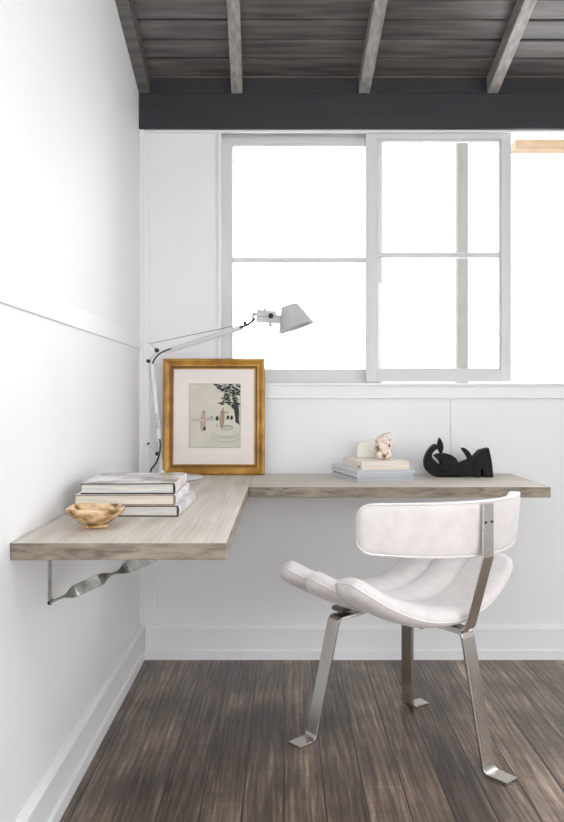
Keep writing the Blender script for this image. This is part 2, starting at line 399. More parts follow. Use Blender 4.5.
# ------------------------------------------------------------------ roof: boards, rafters, beam, frieze
ROOF_GAP = (-0.1, 1.7, -0.25, 1.3)            # unseen roof opening added to light floor and seat: x0, x1, y0, y1
SK = 0.029                                # slight skew of the rafters
bm = bmesh.new()
y = 3.062+0.18; t = 0.068
while y > YB:
    y0 = y-0.0900; g = 0.008
    j = random.uniform(-0.0012, 0.0012)
    if ROOF_GAP[2] < y-0.045 < ROOF_GAP[3]: spans = ((XW-0.12, ROOF_GAP[0]), (ROOF_GAP[1], XR+0.12))
    else: spans = ((XW-0.12, XR+0.12),)
    for xa, xb in spans: prism(bm, [(y-g, roof_z(y-g, t+j)), (y-g-0.003, roof_z(y-g-0.003, t+j)-0.002), (y0+0.003, roof_z(y0+0.003, t+j)-0.002), (y0, roof_z(y0, t+j)), (y0, roof_z(y0, t+0.02)), (y-g, roof_z(y-g, t+0.02))],
          xa, xb, lambda a, b, z: (z, a, b))
    y = y0
def deck(ya, yb_, xa, xb): prism(bm, [(ya, roof_z(ya, t+0.02)), (yb_, roof_z(yb_, t+0.02)), (yb_, roof_z(yb_, t+0.05)), (ya, roof_z(ya, t+0.05))], xa, xb, lambda a, b, z: (z, a, b))
deck(3.22, ROOF_GAP[3], XW-0.12, XR+0.12); deck(ROOF_GAP[2], YB, XW-0.12, XR+0.12); deck(ROOF_GAP[3], ROOF_GAP[2], XW-0.12, ROOF_GAP[0]); deck(ROOF_GAP[3], ROOF_GAP[2], ROOF_GAP[1], XR+0.12)
struct(link('ceiling', bm, M['plank']))

def rafter(n, x0, w=0.045, skew=True, m='rafter'):
    bm = bmesh.new()
    yA, yB_ = 3.066, YB+0.02
    vs = []
    for (yy) in (yA, yB_):
        sx = (3.03-yy)*SK if skew else 0
        for dx, tt in ((0, 0), (w, 0), (w, 0.0705), (0, 0.0705)):
            vs.append(bm.verts.new((x0+dx+sx, yy, roof_z(yy, tt)-(0.0 if tt else 0))))
    a, b = vs[:4], vs[4:]
    bm.faces.new(a[::-1]); bm.faces.new(b)
    for k in range(4): bm.faces.new((a[k], a[(k+1) % 4], b[(k+1) % 4], b[k]))
    bmesh.ops.bevel(bm, geom=bm.edges[:], offset=0.002, segments=1, affect='EDGES')
    return struct(link('trim_%d' % n, bm, M[m]))
rafter(7, XW, 0.047, False, 'plank')
for i, x0 in enumerate((-0.211, 0.302, 0.819, 1.336, 1.853, 2.370, 2.887)): rafter(8+i, x0)
bm = bmesh.new()
box(bm, (XW, 3.06, H+(CY-128.6)*3.06/F), (XR, D, 2.285), 0.003)
struct(link('trim_15', bm, M['beam']))
bm = bmesh.new()
box(bm, (XW, 3.0655, 2.284), (XR, D, 2.36)); struct(link('trim_16', bm, M['beam']))

# ------------------------------------------------------------------ window sashes
def sash(name, x0, x1, z0, z1, ymid, th, stl, str_, top, bot, mz, label):
    root = empty(name, ((x0+x1)/2, ymid, z0)); struct(root)
    ox, oy, oz = (x0+x1)/2, ymid, z0
    bm = bmesh.new()
    y0, y1 = -th/2, th/2
    box(bm, (x0-ox, y0, 0), (x0-ox+stl, y1, z1-z0), 0.002); box(bm, (x1-ox-str_, y0, 0), (x1-ox, y1, z1-z0), 0.002)
    box(bm, (x0-ox+stl, y0, z1-z0-top), (x1-ox-str_, y1, z1-z0), 0.002); box(bm, (x0-ox+stl, y0, 0), (x1-ox-str_, y1, bot), 0.002)
    # glazing bead, a small step inside the frame
    b = 0.0045
    box(bm, (x0-ox+stl, y0+0.010, bot), (x0-ox+stl+b, y1, z1-z0-top)); box(bm, (x1-ox-str_-b, y0+0.010, bot), (x1-ox-str_, y1, z1-z0-top))
    box(bm, (x0-ox+stl+b, y0+0.010, z1-z0-top-b), (x1-ox-str_-b, y1, z1-z0-top)); box(bm, (x0-ox+stl+b, y0+0.010, bot), (x1-ox-str_-b, y1, bot+b))
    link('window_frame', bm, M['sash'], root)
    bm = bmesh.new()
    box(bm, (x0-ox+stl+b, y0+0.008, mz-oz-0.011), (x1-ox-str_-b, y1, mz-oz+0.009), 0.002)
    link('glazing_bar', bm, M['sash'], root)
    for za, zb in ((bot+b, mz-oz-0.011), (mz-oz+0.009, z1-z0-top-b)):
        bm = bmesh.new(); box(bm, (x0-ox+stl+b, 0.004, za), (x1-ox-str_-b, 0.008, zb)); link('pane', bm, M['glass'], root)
    return root
dl = D+0.070; dr = D+0.022
q = lambda px, d: (px-CX)*d/F
qz = lambda py, d: H-(py-CY)*d/F
sash('window_1', q(220.5, dl-.015), q(382, dl), WZ0, qz(133, dl), dl, 0.034, 0.046, 0.046, 0.05, 0.055, qz(260, dl), '')
sash('window_2', q(366, dr-.017), q(511.5, dr-.017), WZ0+0.004, qz(133, dr), dr, 0.034, 0.046, 0.042, 0.030, 0.052, qz(255, dr), '')

# ------------------------------------------------------------------ outside
bm = bmesh.new(); box(bm, (-12, D+0.13, -0.35), (16, 22, -0.3)); struct(link('ground', bm, M['bounce_ground']))  # unseen ground, added and kept pale to bounce light indoors
bm = bmesh.new()
d = 4.6; box(bm, (q(457.3, d), d, -0.30), (q(468.5, d), d+0.07, 3.3), 0.004)
po = link('veranda_post', bm, M['post']); tag(po, 'weathered grey post standing outside behind the sliding window', 'post')
bm = bmesh.new()
d = 4.3; box(bm, (q(515.5, d), d, qz(148.5, d)), (4.8, d+0.10, qz(139, d)), 0.004)
po = link('timber_beam', bm, M['fascia']); tag(po, 'orange timber beam seen outside through the open window at top right', 'beam')

# ------------------------------------------------------------------ desk (L-shaped, one thing, two slabs)
DX = XW+0.462; DF = 1.6195; DBK = D-0.004; DBF = D/1.176; DR = 0.923
desk = empty('desk', (XW, DBF, ZD-TD)); tag(desk, 'L-shaped limed oak wall-mounted desk across the corner under the window', 'desk')
def slab(name, a, b, m, top_i):
    bm = bmesh.new(); off = Vector((XW, DBF, ZD-TD))
    box(bm, Vector(a)-off, Vector(b)-off, 0.0022)
    bm.normal_update()
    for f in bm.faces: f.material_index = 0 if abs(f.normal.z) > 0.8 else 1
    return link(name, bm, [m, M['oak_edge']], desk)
slab('side_desktop', (XW+0.001, DF, ZD-TD), (DX, DBK, ZD), M['oak_y'], 0)
slab('window_desktop', (DX+0.0003, DBF, ZD-TD), (DR, DBK, ZD), M['oak_x'], 0)
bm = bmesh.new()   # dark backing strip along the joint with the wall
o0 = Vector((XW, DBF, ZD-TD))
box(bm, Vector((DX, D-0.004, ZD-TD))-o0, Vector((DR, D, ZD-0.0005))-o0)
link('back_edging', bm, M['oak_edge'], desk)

# twisted bracket under the side desk
bx, by, bz = XW+0.003, 1.892, 0.551
br = empty('shelf_bracket', (XW, by, bz)); tag(br, 'twisted zinc steel bracket under the left side of the desk', 'bracket')
bm = bmesh.new(); strap(bm, [(0.003, 0, -0.006), (0.003, 0, ZD-TD-bz-0.003)], (0, 1, 0), 0.014, 0.004); link('wall_plate', bm, M['bracket'], br)
bm = bmesh.new(); strap(bm, [(0.005, 0, ZD-TD-bz-0.002), (0.40, 0, ZD-TD-bz-0.002)], (0, 1, 0), 0.022, 0.0035); link('top_plate', bm, M['bracket'], br)
bm = bmesh.new()
a = Vector((0.006, 0, 0.0)); b = Vector((0.352, 0, ZD-TD-bz-0.005)); pts = []; wd = []; ax = (b-a).normalized(); nrm = Vector((0, 1, 0)); up = ax.cross(nrm)
Nn = 90
def sm(x): x = max(0, min(1, x)); return x*x*(3-2*x)
for i in range(Nn+1):
    t = i/Nn
    # edge-on, then a flat, edge-on again, a flat: quarter turns between
    ang = (sm((t-0.08)/0.12)-sm((t-0.32)/0.12)+sm((t-0.46)/0.12)-sm((t-0.80)/0.12))*PI/2
    pts.append(a.lerp(b, t)); wd.append(nrm*math.cos(ang)+up*math.sin(ang)*1.0)
strap(bm, pts, wd, 0.030, 0.0035); link('twisted_strut', bm, M['bracket'], br)
bm = bmesh.new(); cyl(bm, (0.005, -0.012, 0.0), (0.005, 0.012, 0.0), 0.005); link('bolt', bm, M['blackplastic'], br)

# ------------------------------------------------------------------ framed picture
fd = 3.062; lean = math.radians(2.2)
fx0, fx1 = q(163.8, fd), q(265, fd); fw = fx1-fx0; fh = 0.465
fr = empty('framed_picture', ((fx0+fx1)/2, 3.040, ZD)); fr.rotation_euler = (-lean, 0, 0)
tag(fr, 'gold-framed print of two figures by a round pool under a tree', 'picture')
W2 = fw/2
def ring_prof(prof, w2, z0, z1, mats, name, parent):
    """mitred moulding: prof = (inset, y) points from outside back to inside back"""
    bm = bmesh.new(); rings = []
    for ins, yy in prof:
        rings.append([bm.verts.new((sx*(w2-ins), yy, (z0+ins) if sz < 0 else (z1-ins))) for sx, sz in ((-1, -1), (1, -1), (1, 1), (-1, 1))])
    for i in range(len(rings)):
        A, B = rings[i], rings[(i+1) % len(rings)]
        for k in range(4):
            f = bm.faces.new((A[k], A[(k+1) % 4], B[(k+1) % 4], B[k]))
            f.material_index = 1 if prof[i][0] in (0.0345,) or prof[(i+1) % len(prof)][0] in (0.0345,) else 0
    return link(name, bm, mats, parent)
ring_prof([(0, 0), (0, -0.012), (0.003, -0.019), (0.010, -0.021), (0.017, -0.016), (0.024, -0.012), (0.031, -0.0135), (0.0345, -0.012), (0.037, -0.0095), (0.040, -0.010), (0.0425, -0.006), (0.0425, 0)], W2, 0, fh, [M['gold'], M['golddark']], 'gilt_frame', fr)
bm = bmesh.new()
ix, iz0, iz1 = W2-0.041, 0.041, fh-0.041
ax0 = q(189.4, fd)-(fx0+fx1)/2; ax1 = q(240.8, fd)-(fx0+fx1)/2
az1 = qz(383.6, fd)-ZD; az0 = qz(447.6, fd)-ZD
yb = -0.005
for A, B in (((-ix, iz0), (ax0, iz1)), ((ax1, iz0), (ix, iz1)), ((ax0, iz0), (ax1, az0)), ((ax0, az1), (ax1, iz1))):
    box(bm, (A[0], yb, A[1]), (B[0], yb+0.002, B[1]))
link('mount', bm, M['mount'], fr)
bm = bmesh.new()
pm = [M['print'], M['ink'], M['inkgrey'], M['inklight'], M['inkpink'], M['inkbrown'], M['bevelcut']]
box(bm, (ax0-0.002, yb+0.0022, az0-0.002), (ax1+0.002, yb+0.0032, az1+0.002), 0, 0)
# picture coordinates from the photo crop: x 75..490, y 108..625
def A2(x, y): return (ax0+(x-75)/415*(ax1-ax0), az1-(y-108)/517*(az1-az0))
lay = [0]
def ink(poly, mi):
    lay[0] += 1; e = yb+0.0021-lay[0]*0.000012
    prism(bm, [A2(*p) for p in poly], e, e+0.00005, lambda x, y, z: (x, z, y), mi)
def ell(cx, cy, rx, ry, n=24, a0=0, a1=2*PI): return [(cx+rx*math.cos(a0+(a1-a0)*k/n), cy+ry*math.sin(a0+(a1-a0)*k/n)) for k in range(n if a1-a0 > 6.2 else n+1)]
for e_ in ([(75, 108), (490, 108), (490, 113), (75, 113)], [(75, 108), (80, 108), (80, 625), (75, 625)], [(75, 619), (490, 619), (490, 625), (75, 625)], [(485, 108), (490, 108), (490, 625), (485, 625)]): ink(e_, 6)
ink([(84, 604), (480, 604), (480, 606), (84, 606)], 3); ink([(84, 583), (270, 583), (270, 585), (84, 585)], 3)
ink([(90, 402), (115, 394), (140, 398), (160, 393), (160, 401), (90, 406)], 2)
ink([(215, 398), (420, 392), (420, 397), (215, 404)], 2)
for (cx, cy, r) in ((245, 385, 9), (262, 380, 11), (228, 389, 8), (302, 388, 16), (388, 380, 14), (418, 382, 15)): ink(ell(cx, cy, r*.8, r*1.2, 12), 2 if r < 12 else 1)
# round pool
ink(ell(375, 520, 122, 66), 3); ink(ell(378, 512, 116, 58), 0)
ink(ell(378, 510, 106, 42, 20, 0.05, PI-0.05)+ell(378, 494, 106, 34, 20, PI-0.05, 0.05)[::1], 3)
ink(ell(382, 482, 108, 40), 0); ink(ell(380, 463, 50, 22), 2); ink(ell(383, 466, 40, 15), 3)
# tree
ink([(430, 270), (470, 262), (478, 340), (476, 400), (484, 440), (448, 418), (446, 380), (438, 320), (412, 292), (418, 284)], 1)
rnd = random.Random(3)
leafc = [(300+28*i, 125+12*(i % 2)) for i in range(7)]+[(330+26*i, 160+9*(i % 2)) for i in range(6)]+[(372+26*i, 195) for i in range(5)]+[(350+27*i, 230) for i in range(5)]+[(335, 262), (365, 250), (395, 262), (425, 270), (455, 250), (478, 280)]
for cx, cy in leafc:
    for k in range(3):
        x = cx+rnd.uniform(-12, 12); y_ = cy+rnd.uniform(-10, 10); a_ = rnd.uniform(-0.9, 0.2); L_ = rnd.uniform(18, 30); w_ = rnd.uniform(6, 10)
        c_, s_ = math.cos(a_), math.sin(a_)
        ink([(min(489, x+c_*u-s_*v), max(109, y_-s_*u-c_*v)) for u, v in ((-L_, 0), (-L_*.4, w_), (L_*.3, w_), (L_, 0), (L_*.3, -w_), (-L_*.4, -w_))], 1 if k else 2)
for cx, cy in leafc[::2]:
    ink([(min(489, cx-10), cy+4), (min(489, cx+14), cy-6), (min(489, cx+12), cy-2), (min(489, cx-8), cy+8)], 3)
# two figures
ink([(178, 355), (205, 352), (215, 400), (205, 450), (195, 492), (172, 494), (165, 430), (170, 385)], 4)
ink([(182, 330), (196, 322), (210, 333), (208, 352), (190, 356), (180, 345)], 2); ink([(190, 470), (205, 440), (214, 482), (196, 486)], 1)
ink([(172, 372), (160, 412), (166, 418), (180, 385)], 4); ink([(168, 395), (200, 398), (198, 408), (168, 405)], 0)
ink([(332, 325), (354, 322), (362, 370), (356, 430), (346, 464), (326, 455), (322, 390)], 5)
ink([(340, 302), (352, 300), (356, 318), (344, 324)], 5); ink([(354, 330), (392, 338), (390, 348), (356, 345)], 2); ink([(285, 455), (298, 430), (312, 455)], 4)
ink([(335, 350), (345, 352), (340, 440), (334, 440)], 4)
link('print', bm, pm, fr)
bm = bmesh.new(); box(bm, (-W2+0.01, 0.0005, 0.01), (W2-0.01, 0.004, fh-0.01)); link('backing_board', bm, M['cover_tan'], fr)

# ------------------------------------------------------------------ books
def book(name, w, l, h, covm, pagem, spinem, topm, label, cat, loc, rz, group, cov=0.0032, jack=0.0, spine_side=1):
    """lies flat: w along x, l along y, spine on the +x side, pages recessed"""
    r = empty(name, loc, rz); tag(r, label, cat, group)
    bm = bmesh.new(); lip = 0.003
    box(bm, (0, 0, 0), (w, l, cov), 0.0007, 0); box(bm, (0, 0, h-cov), (w, l, h), 0.0007, 0)
    bm.normal_update()
    for f in bm.faces:
        if f.normal.z > 0.9 and f.calc_center_median().z > h*0.8: f.material_index = 1
    link('cover', bm, [covm, topm], r)
    bm = bmesh.new()
    n = 8; sp = []
    for k in range(n+1):
        a_ = -PI/2+PI*k/n; sp.append((w-0.001+0.004*math.cos(a_), h/2+(h/2)*math.sin(a_)))
    inner = [(w-0.004+0.004*math.cos(-PI/2+PI*k/n), h/2+(h/2-cov)*math.sin(-PI/2+PI*k/n)) for k in range(n+1)][::-1]
    prism(bm, sp+inner, 0, l, lambda x, y, z: (x, z, y)); 
    bm.normal_update()
    for f in bm.faces:
        if abs(f.normal.y) > 0.9: f.material_index = 1
    link('spine', bm, [spinem, covm], r)
    bm = bmesh.new(); box(bm, (lip, lip, cov), (w-0.004, l-lip, h-cov)); link('pages', bm, pagem, r)
    return r
zb = ZD
G = 'large books stacked on the left of the desk'
book('book', 0.262, 0.305, 0.029, M['cover_plum'], M['pages'], M['jacket_white'], M['jacket_white'], 'large hardback with plum boards at the bottom of the left stack', 'book', (-0.537, 1.977, zb), math.radians(-1.0), G)
bm = None
book('book', 0.262, 0.290, 0.0275, M['cover_tan'], M['pages_cream'], M['jacket_pink'], M['jacket_white'], 'hardback with tan boards in the middle of the left stack', 'book', (-0.546, 1.975, zb+0.0292), math.radians(0.3), G)
book('book', 0.245, 0.278, 0.0285, M['cover_dark'], M['pages'], M['jacket_pink'], M['jacket_grey'], 'hardback with dark boards and shiny photo jacket, topmost of the left stack', 'book', (-0.532, 1.985, zb+0.0569), math.radians(1.2), G)

# ------------------------------------------------------------------ wooden bowl
bm = bmesh.new()
prof = [(0, 0), (0.030, 0), (0.0315, 0.003), (0.029, 0.006), (0.036, 0.012), (0.054, 0.025), (0.066, 0.036), (0.070, 0.042), (0.0695, 0.047), (0.066, 0.050), (0.0625, 0.0485), (0.060, 0.044), (0.052, 0.032), (0.036, 0.018), (0.018, 0.012), (0, 0.011)]
lathe(bm, prof, n=64)
for v in bm.verts:     # natural wavy rim
    a_ = math.atan2(v.co.y, v.co.x)
    if v.co.z > 0.03: v.co.z += 0.0018*math.sin(3*a_+0.5)*(v.co.z-0.03)/0.02
bw = link('bowl', bm, M['bowlwood'], None, True, (-0.451, 1.817, ZD)); tag(bw, 'small turned blond wood bowl in front of the left books', 'bowl')
bw.modifiers.new('sub', 'SUBSURF').levels = 1; bw.modifiers['sub'].render_levels = 1

# ------------------------------------------------------------------ magazines, cream book, stone pieces
rz = math.radians(14)
A0 = Vector((0.271, 2.785, 0)); ex = Vector((math.cos(rz), math.sin(rz), 0)); ey = Vector((-math.sin(rz), math.cos(rz), 0))
G = 'magazines stacked under the cream book'
z = ZD
specs = [(0.224, 0.298, 0.0086, 'mag_a', 'pale blue-grey magazine at the bottom of the pile below the cream book', 0, 0),
         (0.228, 0.295, 0.0072, 'mag_c', 'slate-covered magazine lying second from the bottom under the cream book', -0.3, .001),
         (0.220, 0.300, 0.0090, 'mag_b', 'white-grey magazine in the middle of the pile under the cream book', 1.0, .000),
         (0.226, 0.294, 0.0076, 'mag_a', 'pale blue-grey magazine second from the top of the magazine pile', -1.5, .003),
         (0.230, 0.296, 0.0081, 'mag_b', 'white-grey magazine directly under the cream book', 0.6, .000)]
for w, l, h, mm, lab, jr, jo in specs:
    r = empty('magazine', A0+ex*(jo-0.002)+ey*0+Vector((0, 0, z)), rz+math.radians(jr*.6)); tag(r, lab, 'magazine', G)
    bm = bmesh.new(); box(bm, (0, 0, 0), (w, l, 0.0009)); box(bm, (0, 0, h-0.0011), (w, l, h-0.0002)); box(bm, (-0.0009, 0, 0), (0, l, h-0.0002), 0)
    link('cover', bm, M[mm], r)
    bm = bmesh.new(); box(bm, (0.0, 0.001, 0.0009), (w-0.002, l-0.001, h-0.0011)); link('pages', bm, M['mag_pages'], r)
    z += h
zc = z
cb = A0+ex*0.027+ey*0.028
r = empty('book', cb+Vector((0, 0, zc)), math.radians(12.5)); tag(r, 'slim cream cloth hardback on top of the magazine pile', 'book')
bm = bmesh.new(); w, l, h = 0.188, 0.243, 0.0285
box(bm, (0, 0, 0), (w, l, 0.0022), 0.0006); box(bm, (0, 0, h-0.0022), (w, l, h), 0.0006); link('cover', bm, M['cover_cream'], r)
bm = bmesh.new(); box(bm, (-0.002, 0, 0), (0.001, l, h), 0.001); box(bm, (-0.0024, 0.02, 0.006), (-0.0018, 0.05, 0.012), 0, 1); link('spine', bm, [M['cover_cream'], M['inkbrown']], r)
bm = bmesh.new(); box(bm, (0.001, 0.003, 0.0022), (w-0.003, l-0.003, h-0.0022)); link('pages', bm, M['pages_cream'], r)
zt2 = zc+h
# cream dome block
dd = 3.018
def blob_prism(poly, depth, bev, name, m, loc, rz=0, seg=4):
    bm = bmesh.new(); prism(bm, poly, -depth/2, depth/2, lambda x, y, z: (x, z, y))
    bmesh.ops.recalc_face_normals(bm, faces=bm.faces)
    es = [e for e in bm.edges if abs(e.verts[0].co.y-e.verts[1].co.y) < 1e-6]
    bmesh.ops.bevel(bm, geom=es, offset=bev, segments=seg, affect='EDGES', profile=0.6, clamp_overlap=True)
    o = link(name, bm, m, None, True, loc); o.rotation_euler[2] = rz
    return o
k = dd/F
def pp(pts, cx, by, s): return [((x-cx)*s*k, (by-y)*s*k) for x, y in pts]
s11 = 1/11.28
poly = pp([(62, 362), (62, 300), (70, 235), (88, 198), (120, 180), (170, 172), (225, 178), (258, 205), (272, 250), (278, 340), (278, 350), (170, 360)], 170, 362, s11)
o = blob_prism(poly, 0.044, 0.010, 'alabaster_block', M['plaster'], ((365-CX)*k, dd, zt2), math.radians(8))
tag(o, 'rounded ivory block standing on the cream book', 'ornament')
# figure of brown-veined stone beside it
cpx = 383.0
bm = bmesh.new()
def rock(bm, c, r, seed, amp=0.08, tilt=0.0):
    res = bmesh.ops.create_icosphere(bm, subdivisions=4, radius=1.0)
    R = Matrix.Rotation(tilt, 3, 'Y')
    for v in res['verts']:
        p = v.co.copy(); p = Vector([math.copysign(abs(a)**0.8, a) for a in p])
        p *= 1+amp*noise.noise(v.co*2.3+Vector((seed, 0, 0)))
        v.co = R @ Vector((p.x*r[0], p.y*r[1], p.z*r[2]))+Vector(c)
    for f in {f for v in res['verts'] for f in v.link_faces}: f.smooth = True
pxm = k
rock(bm, (0.002, 0, 0.0215), (0.031, 0.026, 0.0215), 1.0)
rock(bm, (-0.001, 0, 0.052), (0.033, 0.027, 0.021), 4.0, 0.12, -0.30)
rock(bm, (-0.004, 0, 0.079), (0.027, 0.024, 0.013), 7.0, 0.15, -0.42)
rock(bm, (0.002, 0, 0.092), (0.036, 0.024, 0.0075), 9.0, 0.15, -0.42)
rock(bm, (0.027, 0.003, 0.045), (0.012, 0.016, 0.036), 12.0, 0.15, 0.18)
o = link('stone_figure', bm, M['stone'], None, True, ((cpx-CX)*2.93/F, 2.93, zt2))
tag(o, 'knobbly beige stone figure with brown veins on the cream book', 'ornament')
rm = o.modifiers.new('remesh', 'REMESH'); rm.mode = 'VOXEL'; rm.voxel_size = 0.0016; rm.use_smooth_shade = True

# ------------------------------------------------------------------ black sculpture
sd = 2.965; ks = sd/F/6.27
def sp(pts): return [((x-300)*ks, (295-y)*ks) for x, y in pts]
sc = empty('black_sculpture', (q(410+300/6.27, sd), sd, ZD)); tag(sc, 'black carved abstract reclining sculpture at the right end of the desk', 'sculpture')
def piece(name, pts, depth, y=0.0, bev=0.006, smooth_sub=0):
    P2 = [(Vector((a, b, 0))) for a, b in sp(pts)]
    if smooth_sub: P2 = smooth_path(P2, smooth_sub, True)
    bm = bmesh.new(); prism(bm, [(p.x, max(p.y, 0)) for p in P2], -depth/2, depth/2, lambda a, b, c: (a, c+y, b))
    bmesh.ops.recalc_face_normals(bm, faces=bm.faces)
    es = [e for e in bm.edges if abs(e.verts[0].co.y-e.verts[1].co.y) < 1e-6]
    bmesh.ops.bevel(bm, geom=es, offset=bev, segments=3, affect='EDGES', profile=0.5, clamp_overlap=True)
    bmesh.ops.triangulate(bm, faces=[f for f in bm.faces if len(f.verts) > 4])
    return link(name, bm, M['black_stone'], sc)
piece('curved_horn', [(172, 100), (155, 90), (128, 108), (102, 145), (88, 190), (92, 235), (115, 268), (150, 290), (200, 293), (215, 270), (200, 235), (165, 205), (140, 180), (134, 155), (148, 132), (168, 118)], 0.045, 0, 0.005, 3)
piece('leaf', [(183, 50), (199, 72), (208, 100), (206, 128), (192, 150), (178, 132), (170, 104), (174, 75)], 0.020, 0, 0.004, 3)
piece('head', [(152, 160), (185, 148), (225, 148), (258, 160), (284, 182), (288, 205), (270, 235), (235, 262), (200, 262), (175, 240), (188, 215), (178, 190), (160, 176)], 0.056, -0.004, 0.008, 3)
piece('torso', [(170, 255), (225, 225), (268, 210), (310, 203), (345, 190), (380, 180), (405, 200), (408, 250), (405, 293), (330, 294), (180, 293)], 0.050, 0, 0.010, 3)
piece('arm_horn', [(322, 122), (330, 112), (348, 118), (372, 140), (388, 170), (390, 200), (370, 205), (358, 180), (345, 155)], 0.024, 0, 0.004, 3)
piece('legs', [(385, 185), (402, 160), (433, 127), (484, 113), (492, 140), (501, 185), (508, 240), (513, 295), (448, 295), (446, 248), (440, 240), (434, 248), (432, 295), (388, 295)], 0.055, 0.0, 0.004)

# ------------------------------------------------------------------ desk lamp
ld = 2.90
lamp = empty('desk_lamp', P(163, 0, ld).xy.to_3d()+Vector((0, 0, ZD))); tag(lamp, 'pale grey articulated desk lamp reaching in front of the window', 'lamp')
LO = Vector(lamp.location)
def lp(px, py, dy=0.0): return P(px, py, ld+dy)-LO
bm = bmesh.new(); lathe(bm, [(0, 0), (0.112, 0), (0.116, 0.003), (0.116, 0.007), (0.112, 0.010), (0.03, 0.012), (0, 0.012)], (0.040, -0.01, 0), 56); link('lamp_base', bm, M['alu'], lamp)
bm = bmesh.new(); lathe(bm, [(0, 0.010), (0.016, 0.010), (0.014, 0.030), (0.0085, 0.034), (0.008, 0.075), (0, 0.075)], (lp(160.5, 470).x, 0, 0), 24); cyl(bm, lp(160.3, 462), lp(158, 441), 0.0055); link('lamp_socket', bm, M['alu'], lamp)
def bar(name, p0, p1, r, m, parent=lamp, n=16):
    bm = bmesh.new(); cyl(bm, p0, p1, r, n=n)
    bmesh.ops.bevel(bm, geom=[e for e in bm.edges if len(e.link_faces) == 2 and e.calc_face_angle(0) > 1.2], offset=r*0.15, segments=2, affect='EDGES')
    return link(name, bm, m, parent, False)
la = bar('lower_arm', lp(158.6, 440), lp(151.3, 362), 0.0098, M['alu'])
bar('return_rod', lp(150.4, 440, 0.012), lp(149.0, 360, 0.012), 0.0016, M['alu'])
ua = bar('upper_arm', lp(166, 351.5), lp(243, 327.0), 0.0100, M['alu'])
bar('tension_wire', lp(150.5, 343.5), lp(234, 326), 0.0012, M['steel'], n=8)
bar('lower_wire', lp(164, 352.8, 0.012), lp(238, 330.2, 0.012), 0.0013, M['steel'], n=8)
bm = bmesh.new()
tube(bm, smooth_path([lp(148.6, 342.5), lp(150.5, 343.5), lp(154, 347.2), lp(157, 350.5), lp(153, 356), lp(149.2, 361), lp(151, 363)], 5), 0.0028, 8)
link('elbow_link', bm, M['alu'], lamp)
bm = bmesh.new(); tube(bm, smooth_path([lp(148, 443.5), lp(152, 447), lp(157.5, 453), lp(158.4, 444)], 5), 0.0026, 8); tube(bm, [lp(147.0, 444.4), lp(149.6, 443.0)], 0.004, 8, mi=1); link('counter_lever', bm, [M['alu'], M['blackplastic']], lamp)
def knob(px, py, r, parent=lamp, dy=-0.012):
    bm = bmesh.new(); c = lp(px, py, dy); lathe(bm, [(0, 0), (r, 0), (r, 0.016), (r*0.85, 0.020), (0, 0.020)], c-Vector((0, 0.010, 0))+Vector((0, 0.012, 0)), 20, axis=(0, -1, 0)); return link('knob', bm, M['blackplastic'], parent)
knob(157.2, 350.4, 0.0082); knob(148.8, 361.2, 0.0072); knob(157.6, 453.5, 0.0075); knob(245.0, 323.4, 0.0066)
bm = bmesh.new()
tube(bm, smooth_path([lp(152.5, 364, -.004), lp(153.6, 361, -.012), lp(157, 356, -.014), lp(162, 352.3, -.014), lp(169, 349.5, -.010), lp(173, 348.6, -.004)], 6), 0.0030, 8)
link('elbow_cord', bm, M['blackplastic'], lamp); bm = bmesh.new()
tube(bm, smooth_path([lp(159.6, 439, -.012), lp(160.4, 444, -.012), lp(159.6, 453, -.012), lp(156.5, 462, -.004), lp(151, 470, .01), Vector((lp(149.5, 478).x, .03, 0.012)), Vector((lp(147, 480).x, .06, 0.0050)), Vector((lp(143, 480).x, .10, 0.0045)), Vector((lp(140, 480).x, .17, 0.0045))], 6), 0.0034, 8)
link('power_cord', bm, M['blackplastic'], lamp); bm = bmesh.new()
tube(bm, smooth_path([lp(240, 327.5, -.01), lp(247, 324.8, -.012), lp(251.5, 322, -.01), lp(255, 318.5)], 6), 0.0042, 8)
link('wrist_cord', bm, M['blackplastic'], lamp)
bm = bmesh.new()
tube(bm, smooth_path([lp(240, 327.5), lp(247, 325), lp(252.6, 320.5), lp(253.2, 314.8), lp(257, 314)], 5), 0.0048, 8)
tube(bm, smooth_path([lp(256.6, 315.4), lp(253.4, 313.2), lp(253.6, 317.5)], 5), 0.0034, 8)
link('wrist_link', bm, M['lampgrey'], lamp)
# head
hd = bmesh.new()
a_, b_ = lp(256, 314.6), lp(281, 318.6)
def obox(bm, a, b, w, t):
    ax = (b-a).normalized(); n = Vector((0, 1, 0)); u = ax.cross(n)
    vs = [bm.verts.new(p+n*sx*w/2+u*sz*t/2) for p in (a, b) for sx, sz in ((-1, -1), (1, -1), (1, 1), (-1, 1))]
    bm.faces.new(vs[:4][::-1]); bm.faces.new(vs[4:])
    for k_ in range(4): bm.faces.new((vs[k_], vs[(k_+1) % 4], vs[4+(k_+1) % 4], vs[4+k_]))
obox(hd, lp(257, 313.2), lp(276, 314.8), 0.030, 0.026); obox(hd, lp(256, 319.4), lp(282, 321.2), 0.024, 0.020)
cyl(hd, lp(265, 312), lp(265, 308.6), 0.006); cyl(hd, lp(270, 320), lp(270.6, 327.0), 0.0065)
cyl(hd, lp(274, 316.5), lp(284, 318.2), 0.009)
bmesh.ops.bevel(hd, geom=[e for e in hd.edges if len(e.link_faces) == 2 and e.calc_face_angle(0) > 1.2], offset=0.0012, segments=2, affect='EDGES')
head = link('lamp_head', hd, M['lampgrey'], lamp)
kb = knob(271, 316, 0.0095, None, -0.020); kb.parent = head
top = lp(289.3, 305.6); bot = lp(296.3, 327.6); axd = (bot-top); Ls = axd.length; 
tilt = Vector((0, -0.003, 0))    # mouth turned slightly toward the room
axn = (axd+tilt).normalized()
rt, rb = 8.8*ld/F, 18.6*ld/F
bm = bmesh.new()
